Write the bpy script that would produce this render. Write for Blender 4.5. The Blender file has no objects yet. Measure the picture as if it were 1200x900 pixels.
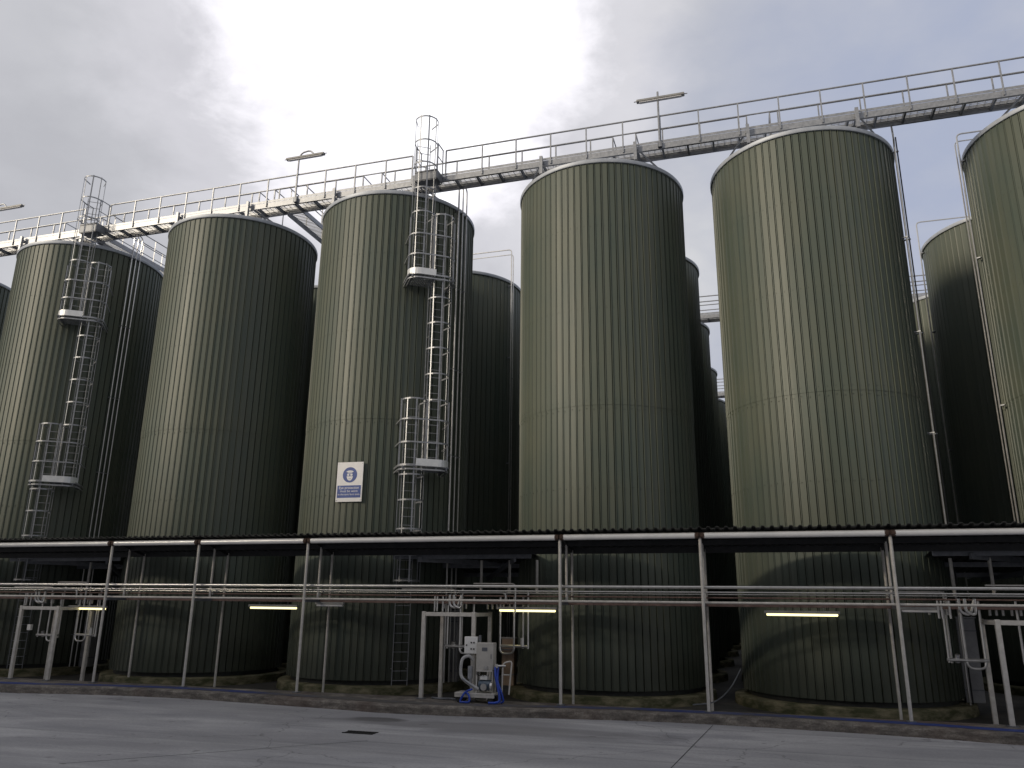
import bpy, math, random
from mathutils import Vector, Matrix
random.seed(7)
R_ = math.radians
scene = bpy.context.scene
COL = scene.collection

# ------------------------------------------------------------------ camera
F, PIT, ROLL, YAW = 922.2133, .2734, .0114, .2965
CAM = Vector((0, 0, 2.835))
cp, sp, cy, sy = math.cos(PIT), math.sin(PIT), math.cos(YAW), math.sin(YAW)
FW = Vector((-sy*cp, cy*cp, sp)); r0 = Vector((cy, sy, 0)); u0 = r0.cross(FW)
CR = math.cos(ROLL)*r0 + math.sin(ROLL)*u0
CU = -math.sin(ROLL)*r0 + math.cos(ROLL)*u0
cd = bpy.data.cameras.new('camera'); cam = bpy.data.objects.new('camera', cd); COL.objects.link(cam)
cam.matrix_world = Matrix(((CR.x, CU.x, -FW.x, CAM.x), (CR.y, CU.y, -FW.y, CAM.y), (CR.z, CU.z, -FW.z, CAM.z), (0, 0, 0, 1)))
cd.sensor_width = 36; cd.lens = 36*F/1200; cd.clip_start = .1; cd.clip_end = 3000
scene.camera = cam

def _ray(x, y): return FW*F + CR*(x-600) - CU*(y-450)
def at(x, y, Y):                      # survey helper: photo point -> world point on the plane y = Y
    d = _ray(x, y); return CAM + d*(Y/d.y)

# ------------------------------------------------------------------ materials
def mat(name, base, rough=.6, metal=0., spec=.5):
    m = bpy.data.materials.new(name); m.use_nodes = True
    b = m.node_tree.nodes['Principled BSDF']
    b.inputs['Base Color'].default_value = (*base, 1); b.inputs['Roughness'].default_value = rough
    b.inputs['Metallic'].default_value = metal; b.inputs['Specular IOR Level'].default_value = spec
    return m, m.node_tree, b
def N(nt, t, **kw):
    n = nt.nodes.new(t)
    for k, v in kw.items():
        if k in n.inputs: n.inputs[k].default_value = v
        else: setattr(n, k, v)
    return n
def ramp(nt, src, stops):
    r = nt.nodes.new('ShaderNodeValToRGB'); e = r.color_ramp.elements
    while len(e) < len(stops): e.new(.5)
    for i, (p, c) in enumerate(stops):
        e[i].position = p; e[i].color = (*c, 1) if len(c) == 3 else c
    nt.links.new(src, r.inputs[0]); return r
def mix(nt, fac, a, b, mode='MIX'):
    m = nt.nodes.new('ShaderNodeMix'); m.data_type = 'RGBA'; m.blend_type = mode
    for i, v in ((0, fac), (6, a), (7, b)):
        if hasattr(v, 'type') and hasattr(v, 'links'): nt.links.new(v, m.inputs[i])
        else: m.inputs[i].default_value = v if i == 0 else (*v, 1)
    return m.outputs[2]
def math_(nt, op, a, b=None, c=None):
    m = nt.nodes.new('ShaderNodeMath'); m.operation = op
    for i, v in enumerate((a, b, c)):
        if v is None: continue
        if hasattr(v, 'links'): nt.links.new(v, m.inputs[i])
        else: m.inputs[i].default_value = v
    return m.outputs[0]
def coords(nt, kind='Object', scale=(1, 1, 1)):
    tc = nt.nodes.new('ShaderNodeTexCoord'); mp = nt.nodes.new('ShaderNodeMapping')
    mp.inputs['Scale'].default_value = scale
    nt.links.new(tc.outputs[kind], mp.inputs[0]); return mp.outputs[0]
def noise(nt, vec, scale, detail=6, rough=.6, dist=0):
    n = N(nt, 'ShaderNodeTexNoise'); n.inputs['Scale'].default_value = scale; n.inputs['Detail'].default_value = detail
    n.inputs['Roughness'].default_value = rough; n.inputs['Distortion'].default_value = dist
    nt.links.new(vec, n.inputs['Vector']); return n.outputs['Fac']
def bump(nt, b, h, strength=.3, dist=.02):
    n = nt.nodes.new('ShaderNodeBump'); n.inputs['Strength'].default_value = strength; n.inputs['Distance'].default_value = dist
    nt.links.new(h, n.inputs['Height']); nt.links.new(n.outputs[0], b.inputs['Normal'])
M = {}
# green coated steel sheet of the tanks: each panel a touch different, faint vertical washing marks
def cladding_mat():
    m, nt, b = mat('green_coated_sheet', (.1, .11, .07), .42, 0., .42)
    uv = nt.nodes.new('ShaderNodeUVMap'); uv.uv_map = 'UVMap'
    sx = nt.nodes.new('ShaderNodeSeparateXYZ'); nt.links.new(uv.outputs[0], sx.inputs[0])
    oi = nt.nodes.new('ShaderNodeObjectInfo')
    fl = math_(nt, 'FLOOR', sx.outputs[0])
    fl2 = math_(nt, 'MULTIPLY_ADD', oi.outputs['Random'], 217., fl)
    wn = nt.nodes.new('ShaderNodeTexWhiteNoise'); wn.noise_dimensions = '1D'; nt.links.new(fl2, wn.inputs['W'])
    cmb = nt.nodes.new('ShaderNodeCombineXYZ'); nt.links.new(math_(nt, 'MULTIPLY', sx.outputs[0], .55), cmb.inputs[0])
    nt.links.new(math_(nt, 'MULTIPLY', sx.outputs[1], .09), cmb.inputs[1]); nt.links.new(math_(nt, 'MULTIPLY', oi.outputs['Random'], 50.), cmb.inputs[2])
    streak = noise(nt, cmb.outputs[0], 1.3, 7, .65, .2)
    cloud = noise(nt, coords(nt, 'Object'), .35, 4, .55)
    base = ramp(nt, wn.outputs[0], [(0, (.064, .082, .065)), (1, (.098, .112, .088))]).outputs[0]
    base = mix(nt, ramp(nt, streak, [(.35, (0, 0, 0)), (.72, (.55, .55, .55))]).outputs[0], base, (.064, .086, .074))
    base = mix(nt, ramp(nt, cloud, [(.4, (0, 0, 0)), (.7, (.4, .4, .4))]).outputs[0], base, (.118, .118, .080))
    drip = nt.nodes.new('ShaderNodeCombineXYZ'); nt.links.new(math_(nt, 'MULTIPLY', sx.outputs[0], 1.9), drip.inputs[0]); nt.links.new(math_(nt, 'MULTIPLY', sx.outputs[1], .22), drip.inputs[1]); nt.links.new(math_(nt, 'MULTIPLY', oi.outputs['Random'], 90.), drip.inputs[2])
    dn = noise(nt, drip.outputs[0], 1.0, 5, .7)
    base = mix(nt, ramp(nt, dn, [(.58, (0, 0, 0)), (.75, (.6, .6, .6))]).outputs[0], base, (.055, .065, .048))
    base = mix(nt, ramp(nt, dn, [(.25, (.5, .5, .5)), (.40, (0, 0, 0))]).outputs[0], base, (.135, .135, .102))
    # darker tone low on the sheets, its edge broken by the streaks
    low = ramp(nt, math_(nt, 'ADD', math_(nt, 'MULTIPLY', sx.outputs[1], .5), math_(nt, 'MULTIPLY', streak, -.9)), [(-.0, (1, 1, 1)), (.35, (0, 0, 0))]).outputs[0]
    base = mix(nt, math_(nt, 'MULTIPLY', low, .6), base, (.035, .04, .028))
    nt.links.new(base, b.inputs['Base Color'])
    nt.links.new(math_(nt, 'MULTIPLY_ADD', streak, .30, .36), b.inputs['Roughness'])
    bump(nt, b, noise(nt, coords(nt, 'Object', (1, 1, .25)), 3.0, 4), .12, .03)
    return m
M['clad'] = cladding_mat()
def simple(key, name, c1, c2, rough, metal, scale=4., contrast=(.35, .7), bs=.1, stretch=(1, 1, 1), rv=.15):
    m, nt, b = mat(name, c1, rough, metal)
    n = noise(nt, coords(nt, 'Object', stretch), scale, 8, .65)
    nt.links.new(ramp(nt, n, [(contrast[0], c1), (contrast[1], c2)]).outputs[0], b.inputs['Base Color'])
    nt.links.new(math_(nt, 'MULTIPLY_ADD', n, rv, rough-rv/2), b.inputs['Roughness'])
    bump(nt, b, n, bs, .01); M[key] = m; return m
simple('galv', 'galvanised_steel', (.23, .24, .26), (.36, .37, .39), .42, .45, 9)
simple('galv_dark', 'weathered_galvanised_steel', (.13, .14, .16), (.22, .23, .25), .5, .4, 6)
simple('stainless', 'stainless_pipe', (.55, .54, .52), (.68, .67, .65), .3, .85, 5)
simple('pvc', 'pale_gutter_plastic', (.66, .67, .68), (.80, .80, .80), .22, .1, 1.5, bs=.02, rv=.06)
simple('rim', 'pale_rim_flashing', (.34, .37, .42), (.46, .49, .54), .5, .2, 3)
simple('roofing', 'dark_sheet_roofing', (.022, .025, .025), (.05, .052, .05), .6, .1, 2)
simple('steel_dark', 'dark_painted_steel', (.018, .02, .022), (.04, .04, .042), .55, .2, 3)
simple('brown', 'rust_brown_steel', (.12, .075, .065), (.22, .15, .13), .6, .2, 5)
simple('white_post', 'off_white_painted_steel', (.46, .44, .41), (.62, .60, .56), .5, .1, 6)
simple('rust', 'rusty_coupling', (.035, .025, .022), (.09, .05, .035), .8, .2, 20)
simple('plinth', 'mossy_concrete', (.055, .06, .025), (.26, .23, .15), .9, 0, 1.6, (.4, .66), .5, (1, 1, 2.5))
simple('skirt', 'dark_skirting', (.018, .02, .02), (.045, .048, .045), .7, 0, 3)
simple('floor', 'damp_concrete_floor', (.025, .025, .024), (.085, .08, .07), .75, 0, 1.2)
simple('box_white', 'white_enclosure', (.74, .74, .72), (.84, .83, .81), .45, 0, 4)
simple('box_grey', 'warm_grey_cabinet', (.42, .40, .37), (.52, .50, .46), .5, 0, 4)
simple('panel_grey', 'pale_grey_insulation_casing', (.24, .24, .25), (.36, .36, .37), .45, .2, 2)
simple('panel_pink', 'brownish_pink_casing', (.22, .16, .12), (.36, .27, .21), .7, 0, 3)
simple('motor', 'blue_grey_motor', (.06, .10, .15), (.22, .26, .30), .4, .3, 12)
simple('hose_blue', 'blue_hose', (.01, .035, .28), (.03, .09, .5), .35, 0, 6)
simple('hose_grey', 'grey_hose', (.35, .35, .35), (.5, .5, .5), .5, 0, 6)
simple('rubber', 'black_rubber', (.015, .015, .015), (.03, .03, .03), .8, 0, 6)
simple('sign_white', 'white_sign_face', (.72, .72, .74), (.80, .80, .80), .4, 0, 3)
simple('sign_blue', 'blue_sign_print', (.035, .07, .26), (.06, .11, .34), .4, 0, 3)
simple('iron', 'cast_iron', (.012, .012, .012), (.03, .03, .03), .6, .3, 10)
simple('lamp_grey', 'grey_lamp_housing', (.20, .20, .20), (.32, .32, .31), .5, .1, 5)
simple('kickplate', 'pale_kick_plate', (.60, .62, .64), (.74, .75, .76), .4, .3, 5)
def emis(key, name, c, s):
    m, nt, b = mat(name, (.7, .68, .6), .3)
    b.inputs['Emission Color'].default_value = (*c, 1); b.inputs['Emission Strength'].default_value = s; M[key] = m
emis('tube_warm', 'lit_yellow_tube', (1, .87, .42), 2.0)
m, nt, b = mat('unlit_diffuser', (.62, .62, .63), .4); M['tube_off'] = m
# yard concrete
def yard_mat():
    m, nt, b = mat('yard_concrete', (.2, .2, .2), .8)
    P = coords(nt, 'Object')
    a = noise(nt, coords(nt, 'Object', (.35, 1, 1)), .9, 9, .62, .5)
    c = noise(nt, coords(nt, 'Object', (.5, 1.6, 1)), .16, 6, .6, .8)
    g = noise(nt, P, 14., 6, .7)
    col = ramp(nt, a, [(.34, (.29, .29, .31)), (.5, (.39, .385, .40)), (.66, (.50, .495, .50))]).outputs[0]
    col = mix(nt, ramp(nt, c, [(.42, (0, 0, 0)), (.62, (.75, .75, .75))]).outputs[0], col, (.26, .257, .27))
    sw = noise(nt, coords(nt, 'Object', (.12, 2.2, 1)), .8, 8, .6, 1.2)
    col = mix(nt, ramp(nt, sw, [(.56, (0, 0, 0)), (.7, (.5, .5, .5))]).outputs[0], col, (.46, .46, .465))
    col = mix(nt, ramp(nt, g, [(.3, (.35, .35, .35)), (.6, (0, 0, 0))]).outputs[0], col, (.15, .15, .155))
    # damp patches by the kerb
    sx = nt.nodes.new('ShaderNodeSeparateXYZ'); nt.links.new(P, sx.inputs[0])
    def blob(x, y, rx, ry, col, c2, amt):
        dx = math_(nt, 'MULTIPLY', math_(nt, 'SUBTRACT', sx.outputs[0], x), 1/rx); dy = math_(nt, 'MULTIPLY', math_(nt, 'SUBTRACT', sx.outputs[1], y), 1/ry)
        d = math_(nt, 'SQRT', math_(nt, 'ADD', math_(nt, 'MULTIPLY', dx, dx), math_(nt, 'MULTIPLY', dy, dy)))
        d = math_(nt, 'ADD', d, math_(nt, 'MULTIPLY', math_(nt, 'SUBTRACT', a, .5), 1.6))
        f = ramp(nt, d, [(.6, (amt,)*3), (1.0, (0, 0, 0))]).outputs[0]
        return mix(nt, f, col, c2)
    col = blob(-9.3, 19.6, .9, .45, col, (.07, .067, .065), .85)
    col = blob(-6.5, 19.2, 4.5, .9, col, (.16, .155, .16), .6)
    tm = noise(nt, coords(nt, 'Object', (.10, 5.5, 1)), .55, 3, .5, .35)
    col = mix(nt, ramp(nt, tm, [(.60, (0, 0, 0)), (.66, (.42, .42, .42)), (.72, (0, 0, 0))]).outputs[0], col, (.17, .168, .175))
    oil = noise(nt, P, 2.2, 3, .5, .3)
    col = mix(nt, ramp(nt, oil, [(.68, (0, 0, 0)), (.73, (.55, .55, .55))]).outputs[0], col, (.12, .115, .115))
    gr = noise(nt, P, 60., 3, .8)
    col = mix(nt, ramp(nt, gr, [(.58, (0, 0, 0)), (.7, (.35, .35, .35))]).outputs[0], col, (.55, .55, .54))
    vo = nt.nodes.new('ShaderNodeTexVoronoi'); vo.feature = 'DISTANCE_TO_EDGE'; vo.inputs['Scale'].default_value = .16
    wv = nt.nodes.new('ShaderNodeVectorMath'); wv.operation = 'ADD'; nt.links.new(P, wv.inputs[0])
    nz = nt.nodes.new('ShaderNodeTexNoise'); nz.inputs['Scale'].default_value = .8; nz.inputs['Detail'].default_value = 6; nt.links.new(P, nz.inputs['Vector'])
    sc_n = nt.nodes.new('ShaderNodeVectorMath'); sc_n.operation = 'SCALE'; sc_n.inputs['Scale'].default_value = 1.6; nt.links.new(nz.outputs['Color'], sc_n.inputs[0]); nt.links.new(sc_n.outputs[0], wv.inputs[1]); nt.links.new(wv.outputs[0], vo.inputs['Vector'])
    col = mix(nt, ramp(nt, vo.outputs['Distance'], [(0, (.6, .6, .6)), (.0035, (0, 0, 0))]).outputs[0], col, (.10, .10, .10))
    nt.links.new(col, b.inputs['Base Color'])
    nt.links.new(math_(nt, 'MULTIPLY_ADD', a, .35, .5), b.inputs['Roughness'])
    bump(nt, b, mix(nt, .5, g, a), .25, .02); return m
M['yard'] = yard_mat()
def kerb_mat():
    m, nt, b = mat('weathered_kerb', (.2, .19, .17), .9)
    a = noise(nt, coords(nt, 'Object', (1, 1, 3)), 2.4, 9, .7); g = noise(nt, coords(nt, 'Object'), 22, 5, .7)
    big = noise(nt, coords(nt, 'Object', (.5, .5, .5)), .5, 4)
    col = ramp(nt, a, [(.3, (.05, .045, .04)), (.5, (.15, .135, .12)), (.7, (.32, .29, .25))]).outputs[0]
    col = mix(nt, ramp(nt, g, [(.3, (.6,)*3), (.55, (0, 0, 0))]).outputs[0], col, (.06, .045, .035))
    col = mix(nt, ramp(nt, big, [(.5, (0, 0, 0)), (.65, (.6,)*3)]).outputs[0], col, (.10, .06, .045))
    nt.links.new(col, b.inputs['Base Color']); bump(nt, b, mix(nt, .5, a, g), .8, .03); return m
M['kerb'] = kerb_mat()
def paint_mat():
    m, nt, b = mat('worn_blue_paint', (.03, .05, .25), .6)
    a = noise(nt, coords(nt, 'Object', (.6, 1, 1)), 3.0, 8, .75); big = noise(nt, coords(nt, 'Object', (.25, .25, 1)), .9, 3)
    sx = nt.nodes.new('ShaderNodeSeparateXYZ'); nt.links.new(coords(nt, 'Object'), sx.inputs[0])
    worn_m = nt.nodes.new('ShaderNodeMapRange'); nt.links.new(math_(nt, 'ABSOLUTE', math_(nt, 'ADD', sx.outputs[0], 8.8)), worn_m.inputs[0]); worn_m.inputs[1].default_value = 2.5; worn_m.inputs[2].default_value = 6.5; worn_m.inputs[3].default_value = .17; worn_m.inputs[4].default_value = -.05
    f = math_(nt, 'ADD', math_(nt, 'ADD', math_(nt, 'MULTIPLY', a, .5), math_(nt, 'MULTIPLY', big, .6)), worn_m.outputs[0])
    fine = noise(nt, coords(nt, 'Object', (.5, 2, 1)), 11, 6, .8)
    f = math_(nt, 'ADD', f, math_(nt, 'MULTIPLY', math_(nt, 'SUBTRACT', fine, .5), .5))
    nt.links.new(ramp(nt, f, [(.48, (.03, .055, .22)), (.58, (.055, .065, .13)), (.66, (.10, .093, .088))]).outputs[0], b.inputs['Base Color'])
    return m
M['paint'] = paint_mat()

# ------------------------------------------------------------------ mesh builder
def origin(o):
    v = Vector((0, 0, 0))
    while o: v += Vector(o.location); o = o.parent
    return v
class MB:
    def __init__(s): s.v = []; s.f = []; s.uv = None
    def quadbox(s, c, ax, ay, az):
        c, ax, ay, az = map(Vector, (c, ax, ay, az)); n = len(s.v)
        for k in (-1, 1):
            for j in (-1, 1):
                for i in (-1, 1): s.v.append(c + ax*i + ay*j + az*k)
        s.f += [tuple(n+q for q in t) for t in ((0, 2, 3, 1), (4, 5, 7, 6), (0, 1, 5, 4), (2, 6, 7, 3), (0, 4, 6, 2), (1, 3, 7, 5))]
        return s
    def box(s, c, size, rz=0):
        a, b_, c_ = [q/2 for q in size]; co, si = math.cos(rz), math.sin(rz)
        return s.quadbox(c, (a*co, a*si, 0), (-b_*si, b_*co, 0), (0, 0, c_))
    def beam(s, p, q, w, h, up=(0, 0, 1)):
        p, q = Vector(p), Vector(q); d = q-p; u = Vector(up)
        if abs(d.normalized().dot(u)) > .98: u = Vector((0, 1, 0))
        x = d.cross(u).normalized(); y = x.cross(d).normalized()
        return s.quadbox((p+q)/2, d/2, x*w/2, y*h/2)
    def path(s, pts, r, n=8, cap=True, flat=None):
        pts = [Vector(p) for p in pts]; L = len(pts); start = len(s.v); prev = None
        closed = (pts[0]-pts[-1]).length < 1e-5
        if closed: pts = pts[:-1]; L -= 1
        for i, p in enumerate(pts):
            a = pts[(i-1) % L] if (i or closed) else p; b_ = pts[(i+1) % L] if (i < L-1 or closed) else p
            t = (b_-a).normalized()
            if prev is None:
                ref = Vector((0, 0, 1)) if abs(t.z) < .9 else Vector((0, 1, 0)); x = t.cross(ref).normalized()
            else: x = (prev - t*prev.dot(t)).normalized()
            prev = x; y = t.cross(x)
            for k in range(n):
                ang = 2*math.pi*(k+.5)/n; rr = r
                fx, fy = (flat if flat else (1, 1))
                s.v.append(p + x*math.cos(ang)*rr*fx + y*math.sin(ang)*rr*fy)
        for i in range(L if closed else L-1):
            for k in range(n):
                a = start+i*n; b_ = start+((i+1) % L)*n
                s.f.append((a+k, a+(k+1) % n, b_+(k+1) % n, b_+k))
        if cap and not closed:
            s.f.append(tuple(start+k for k in range(n))[::-1]); s.f.append(tuple(start+(L-1)*n+k for k in range(n)))
        return s
    def tube(s, p, q, r, n=8): return s.path([p, q], r, n)
    def bend(s, pts, r, rad=.12, n=8, seg=5):        # pipe with rounded corners
        pts = [Vector(p) for p in pts]; out = [pts[0]]
        for i in range(1, len(pts)-1):
            a, b_, c = pts[i-1], pts[i], pts[i+1]; rr = min(rad, (a-b_).length*.45, (c-b_).length*.45)
            p0 = b_+(a-b_).normalized()*rr; p1 = b_+(c-b_).normalized()*rr
            for k in range(seg+1):
                t = k/seg; out.append(p0*(1-t)**2 + b_*2*t*(1-t) + p1*t*t)
        out.append(pts[-1]); return s.path(out, r, n)
    def lathe(s, c, prof, n=64, a0=0, a1=2*math.pi):
        c = Vector(c); full = abs(a1-a0-2*math.pi) < 1e-6; m = n if full else n+1; st = len(s.v)
        for (r, z) in prof:
            for k in range(m):
                a = a0+(a1-a0)*k/n; s.v.append(c+Vector((r*math.cos(a), r*math.sin(a), z)))
        for i in range(len(prof)-1):
            for k in range(n):
                k2 = (k+1) % m; s.f.append((st+i*m+k, st+i*m+k2, st+(i+1)*m+k2, st+(i+1)*m+k))
        return s
    def build(s, name, m, parent=None, smooth=False, bevel=0, loc=None):
        me = bpy.data.meshes.new(name)
        off = origin(parent) if parent else Vector(loc or (0, 0, 0))
        me.from_pydata([tuple(v-off) for v in s.v], [], s.f)
        if s.uv:
            ul = me.uv_layers.new(name='UVMap')
            i = 0
            for f in s.uv:
                for c in f: ul.data[i].uv = c; i += 1
        me.materials.append(M[m])
        if smooth:
            for p in me.polygons: p.use_smooth = len(p.vertices) <= 4
        o = bpy.data.objects.new(name, me); COL.objects.link(o)
        if parent: o.parent = parent
        elif loc: o.location = loc
        if smooth:
            bpy.context.view_layer.update()
            try: me.set_sharp_from_angle(angle=R_(40))
            except Exception: pass
        if bevel:
            bv = o.modifiers.new('bevel', 'BEVEL'); bv.width = bevel; bv.segments = 2; bv.limit_method = 'ANGLE'
        return o
def tag(o, label=None, cat=None, group=None, kind=None):
    for k, v in (('label', label), ('category', cat), ('group', group), ('kind', kind)):
        if v: o[k] = v
    return o
def thing(name, label, cat, loc=(0, 0, 0), group=None):
    o = bpy.data.objects.new(name, None); COL.objects.link(o); o.location = loc; o.empty_display_size = .3
    return tag(o, label, cat, group)
def copy_tree(o, parent=None):
    c = o.copy(); COL.objects.link(c)
    if parent: c.parent = parent
    for ch in [q for q in o.children]: copy_tree(ch, c)
    return c
def struct(o): o['kind'] = 'structure'; return o

# ------------------------------------------------------------------ layout numbers
RT = 3.075; ZTOP = 17.91; ZB = .435; ZP = .285
TX = [-38.1, -29.18, -20.72, -13.31, -4.82, 2.45, 10.9]
TY = [27.2, 27.27, 27.1, 27.22, 27.34, 27.37, 27.24]
ROWY = [27.25, 34.7, 43.5, 52.3, 61.1, 70.0, 79.0]

# ------------------------------------------------------------------ setting
KB = [(-60, 19.2), (-40, 19.8), (-30, 20.2), (-22.7, 20.7), (-20.2, 21.2), (-17.25, 21.45), (-14, 21.2), (-11.2, 20.9), (-9.7, 20.72), (-7.2, 20.95), (-5.1, 21.42), (-2, 21.8), (1, 21.68), (3.7, 21.4), (5.2, 21.1), (9, 20.8), (20, 20.5), (40, 20.4)]
def smooth_line(pts, step=.35):
    out = []
    for i in range(len(pts)-1):
        p0 = pts[max(i-1, 0)]; p1 = pts[i]; p2 = pts[i+1]; p3 = pts[min(i+2, len(pts)-1)]
        n = max(1, int((p2[0]-p1[0])/step))
        for k in range(n):
            t = k/n; m1 = (p2[1]-p0[1])/(p2[0]-p0[0])*(p2[0]-p1[0]); m2 = (p3[1]-p1[1])/(p3[0]-p1[0])*(p2[0]-p1[0])
            h = (2*t**3-3*t**2+1)*p1[1] + (t**3-2*t*t+t)*m1 + (-2*t**3+3*t*t)*p2[1] + (t**3-t*t)*m2
            out.append((p1[0]+(p2[0]-p1[0])*t, h))
    out.append(pts[-1]); return out
KL = smooth_line(KB)
g = MB(); g.v = [Vector(p) for p in ((-400, -400, 0), (400, -400, 0), (400, 600, 0), (-400, 600, 0))]; g.f = [(0, 1, 2, 3)]
struct(g.build('yard', 'yard'))
fl = MB()
st = 0
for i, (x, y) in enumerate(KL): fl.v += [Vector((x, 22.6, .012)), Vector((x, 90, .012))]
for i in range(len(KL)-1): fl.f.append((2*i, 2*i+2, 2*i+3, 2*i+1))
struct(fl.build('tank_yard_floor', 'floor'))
kb = MB(); ZK = .23
rr = random.Random(3)
for (x, y) in KL:
    j = rr.uniform(-.018, .018); j2 = rr.uniform(-.012, .012)
    kb.v += [Vector((x, y+j, -.05)), Vector((x, y+.03+j2, ZK-.06+j2)), Vector((x, y+.075+j, ZK-.012)), Vector((x, y+.14, ZK+j2*.3)), Vector((x, 22.62, ZK)), Vector((x, 22.62, -.02))]
for i in range(len(KL)-1):
    for k in range(5): kb.f.append((6*i+k, 6*i+6+k, 6*i+7+k, 6*i+k+1))
KO = struct(kb.build('kerb', 'kerb'))
pl = MB()
for (x, y) in KL: pl.v += [Vector((x, min(y+.30, 22.0), ZK+.006)), Vector((x, min(y+.75, 22.45), ZK+.006))]
for i in range(len(KL)-1): pl.f.append((2*i, 2*i+2, 2*i+3, 2*i+1))
pl.build('painted_line', 'paint', KO)
# slab joints in the yard and kerb (thin dark filler strips)
jt = MB()
for (a, b_) in (((-1.3, 21.7), (-1.95, 13)), ((-1.95, 13), (-2.3, 2)), ((9.5, 20.7), (8.5, 2)), ((-12.2, 12.4), (-8.2, 16.6))):
    p, q = Vector((*a, .004)), Vector((*b_, .004)); n_ = (q-p).normalized().cross(Vector((0, 0, 1)))*.009
    k = len(jt.v); jt.v += [p-n_, p+n_, q+n_, q-n_]; jt.f.append((k, k+1, k+2, k+3))
p, q = Vector((-30, 9.2, .004)), Vector((20, 9.9, .004)); n_ = Vector((0, .005, 0))
k = len(jt.v); jt.v += [p-n_, q-n_, q+n_, p+n_]; jt.f.append((k, k+1, k+2, k+3))
struct(jt.build('yard_joints', 'skirt'))

# ------------------------------------------------------------------ tanks
NP = 80
def clad_mesh(n=NP, hi=True):
    mb = MB(); uv = []
    R0 = RT-.02
    prof = []   # (angle fraction, radius)
    if hi: pr = ((0, R0+.004), (.015, R0-.06), (.115, R0-.06), (.13, R0+.03), (.20, R0+.03), (.27, R0+.002))
    else: pr = ((0, R0), (.04, R0-.025), (.10, R0+.014), (.26, R0))
    for k in range(n):
        for a, r in pr: prof.append(((k+a)/n, r))
    m = len(prof)
    def ring(z, dr):
        for a, r in prof:
            t = 2*math.pi*a; mb.v.append(Vector(((r+dr)*math.cos(t), (r+dr)*math.sin(t), z)))
    lv = [(ZB, 0), (9.06, 0), (9.06, .012), (ZTOP-.1, .012)]
    for z, dr in lv: ring(z, dr)
    for i in range(3):
        for k in range(m):
            k2 = (k+1) % m
            mb.f.append((i*m+k, i*m+k2, (i+1)*m+k2, (i+1)*m+k))
            u1 = prof[k][0]*n; u2 = prof[k2][0]*n if k2 else n
            uv.append(((u1, lv[i][0]), (u2, lv[i][0]), (u2, lv[i+1][0]), (u1, lv[i+1][0])))
    if hi:      # fixing screws pressed into the sheets
        for z in (3.2, 6.4, 8.94, 9.22, 12.4, 15.4):
            for k in range(n):
                f0 = len(mb.f); a = 2*math.pi*(k+.45+.06*math.sin(k*7.3+z))/n; d_ = Vector((math.cos(a), math.sin(a), 0)); t_ = Vector((-d_.y, d_.x, 0))
                mb.quadbox(d_*(RT-.008)+Vector((0, 0, z+.02*math.sin(k*3.1+z*5))), d_*.012, t_*.013, Vector((0, 0, .013)))
                for f in mb.f[f0:]: uv.append(((k+.5, z),)*4)
    mb.uv = uv
    return mb
def make_tank(hi=True):
    t = thing('fermentation_tank', 'x', 'tank')
    if not hi: mbn = clad_mesh(NP, False)
    else: mbn = clad_mesh(NP, True)
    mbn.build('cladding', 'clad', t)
    r = MB(); r.lathe((0, 0, 0), [(RT-.03, ZTOP-.10), (RT+.05, ZTOP-.10), (RT+.065, ZTOP-.07), (RT+.065, ZTOP+.03), (RT+.04, ZTOP+.05), (RT-.2, ZTOP+.075)], 96)
    r.build('rim', 'rim', t, smooth=True)
    r = MB(); r.lathe((0, 0, 0), [(RT-.19, ZTOP+.07), (1.2, ZTOP+.36), (.4, ZTOP+.44), (.001, ZTOP+.44)], 64); r.build('roof', 'rim', t, smooth=True)
    r = MB(); r.lathe((0, 0, 0), [(RT-.16, ZP-.05), (RT-.16, ZB+.06)], 64); r.build('skirting', 'skirt', t, smooth=True)
    r = MB(); r.lathe((0, 0, 0), [(RT+.30, 0), (RT+.28, ZP-.03), (RT+.24, ZP), (RT-.3, ZP+.004)], 72); r.build('plinth', 'plinth', t, smooth=True)
    return t
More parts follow.
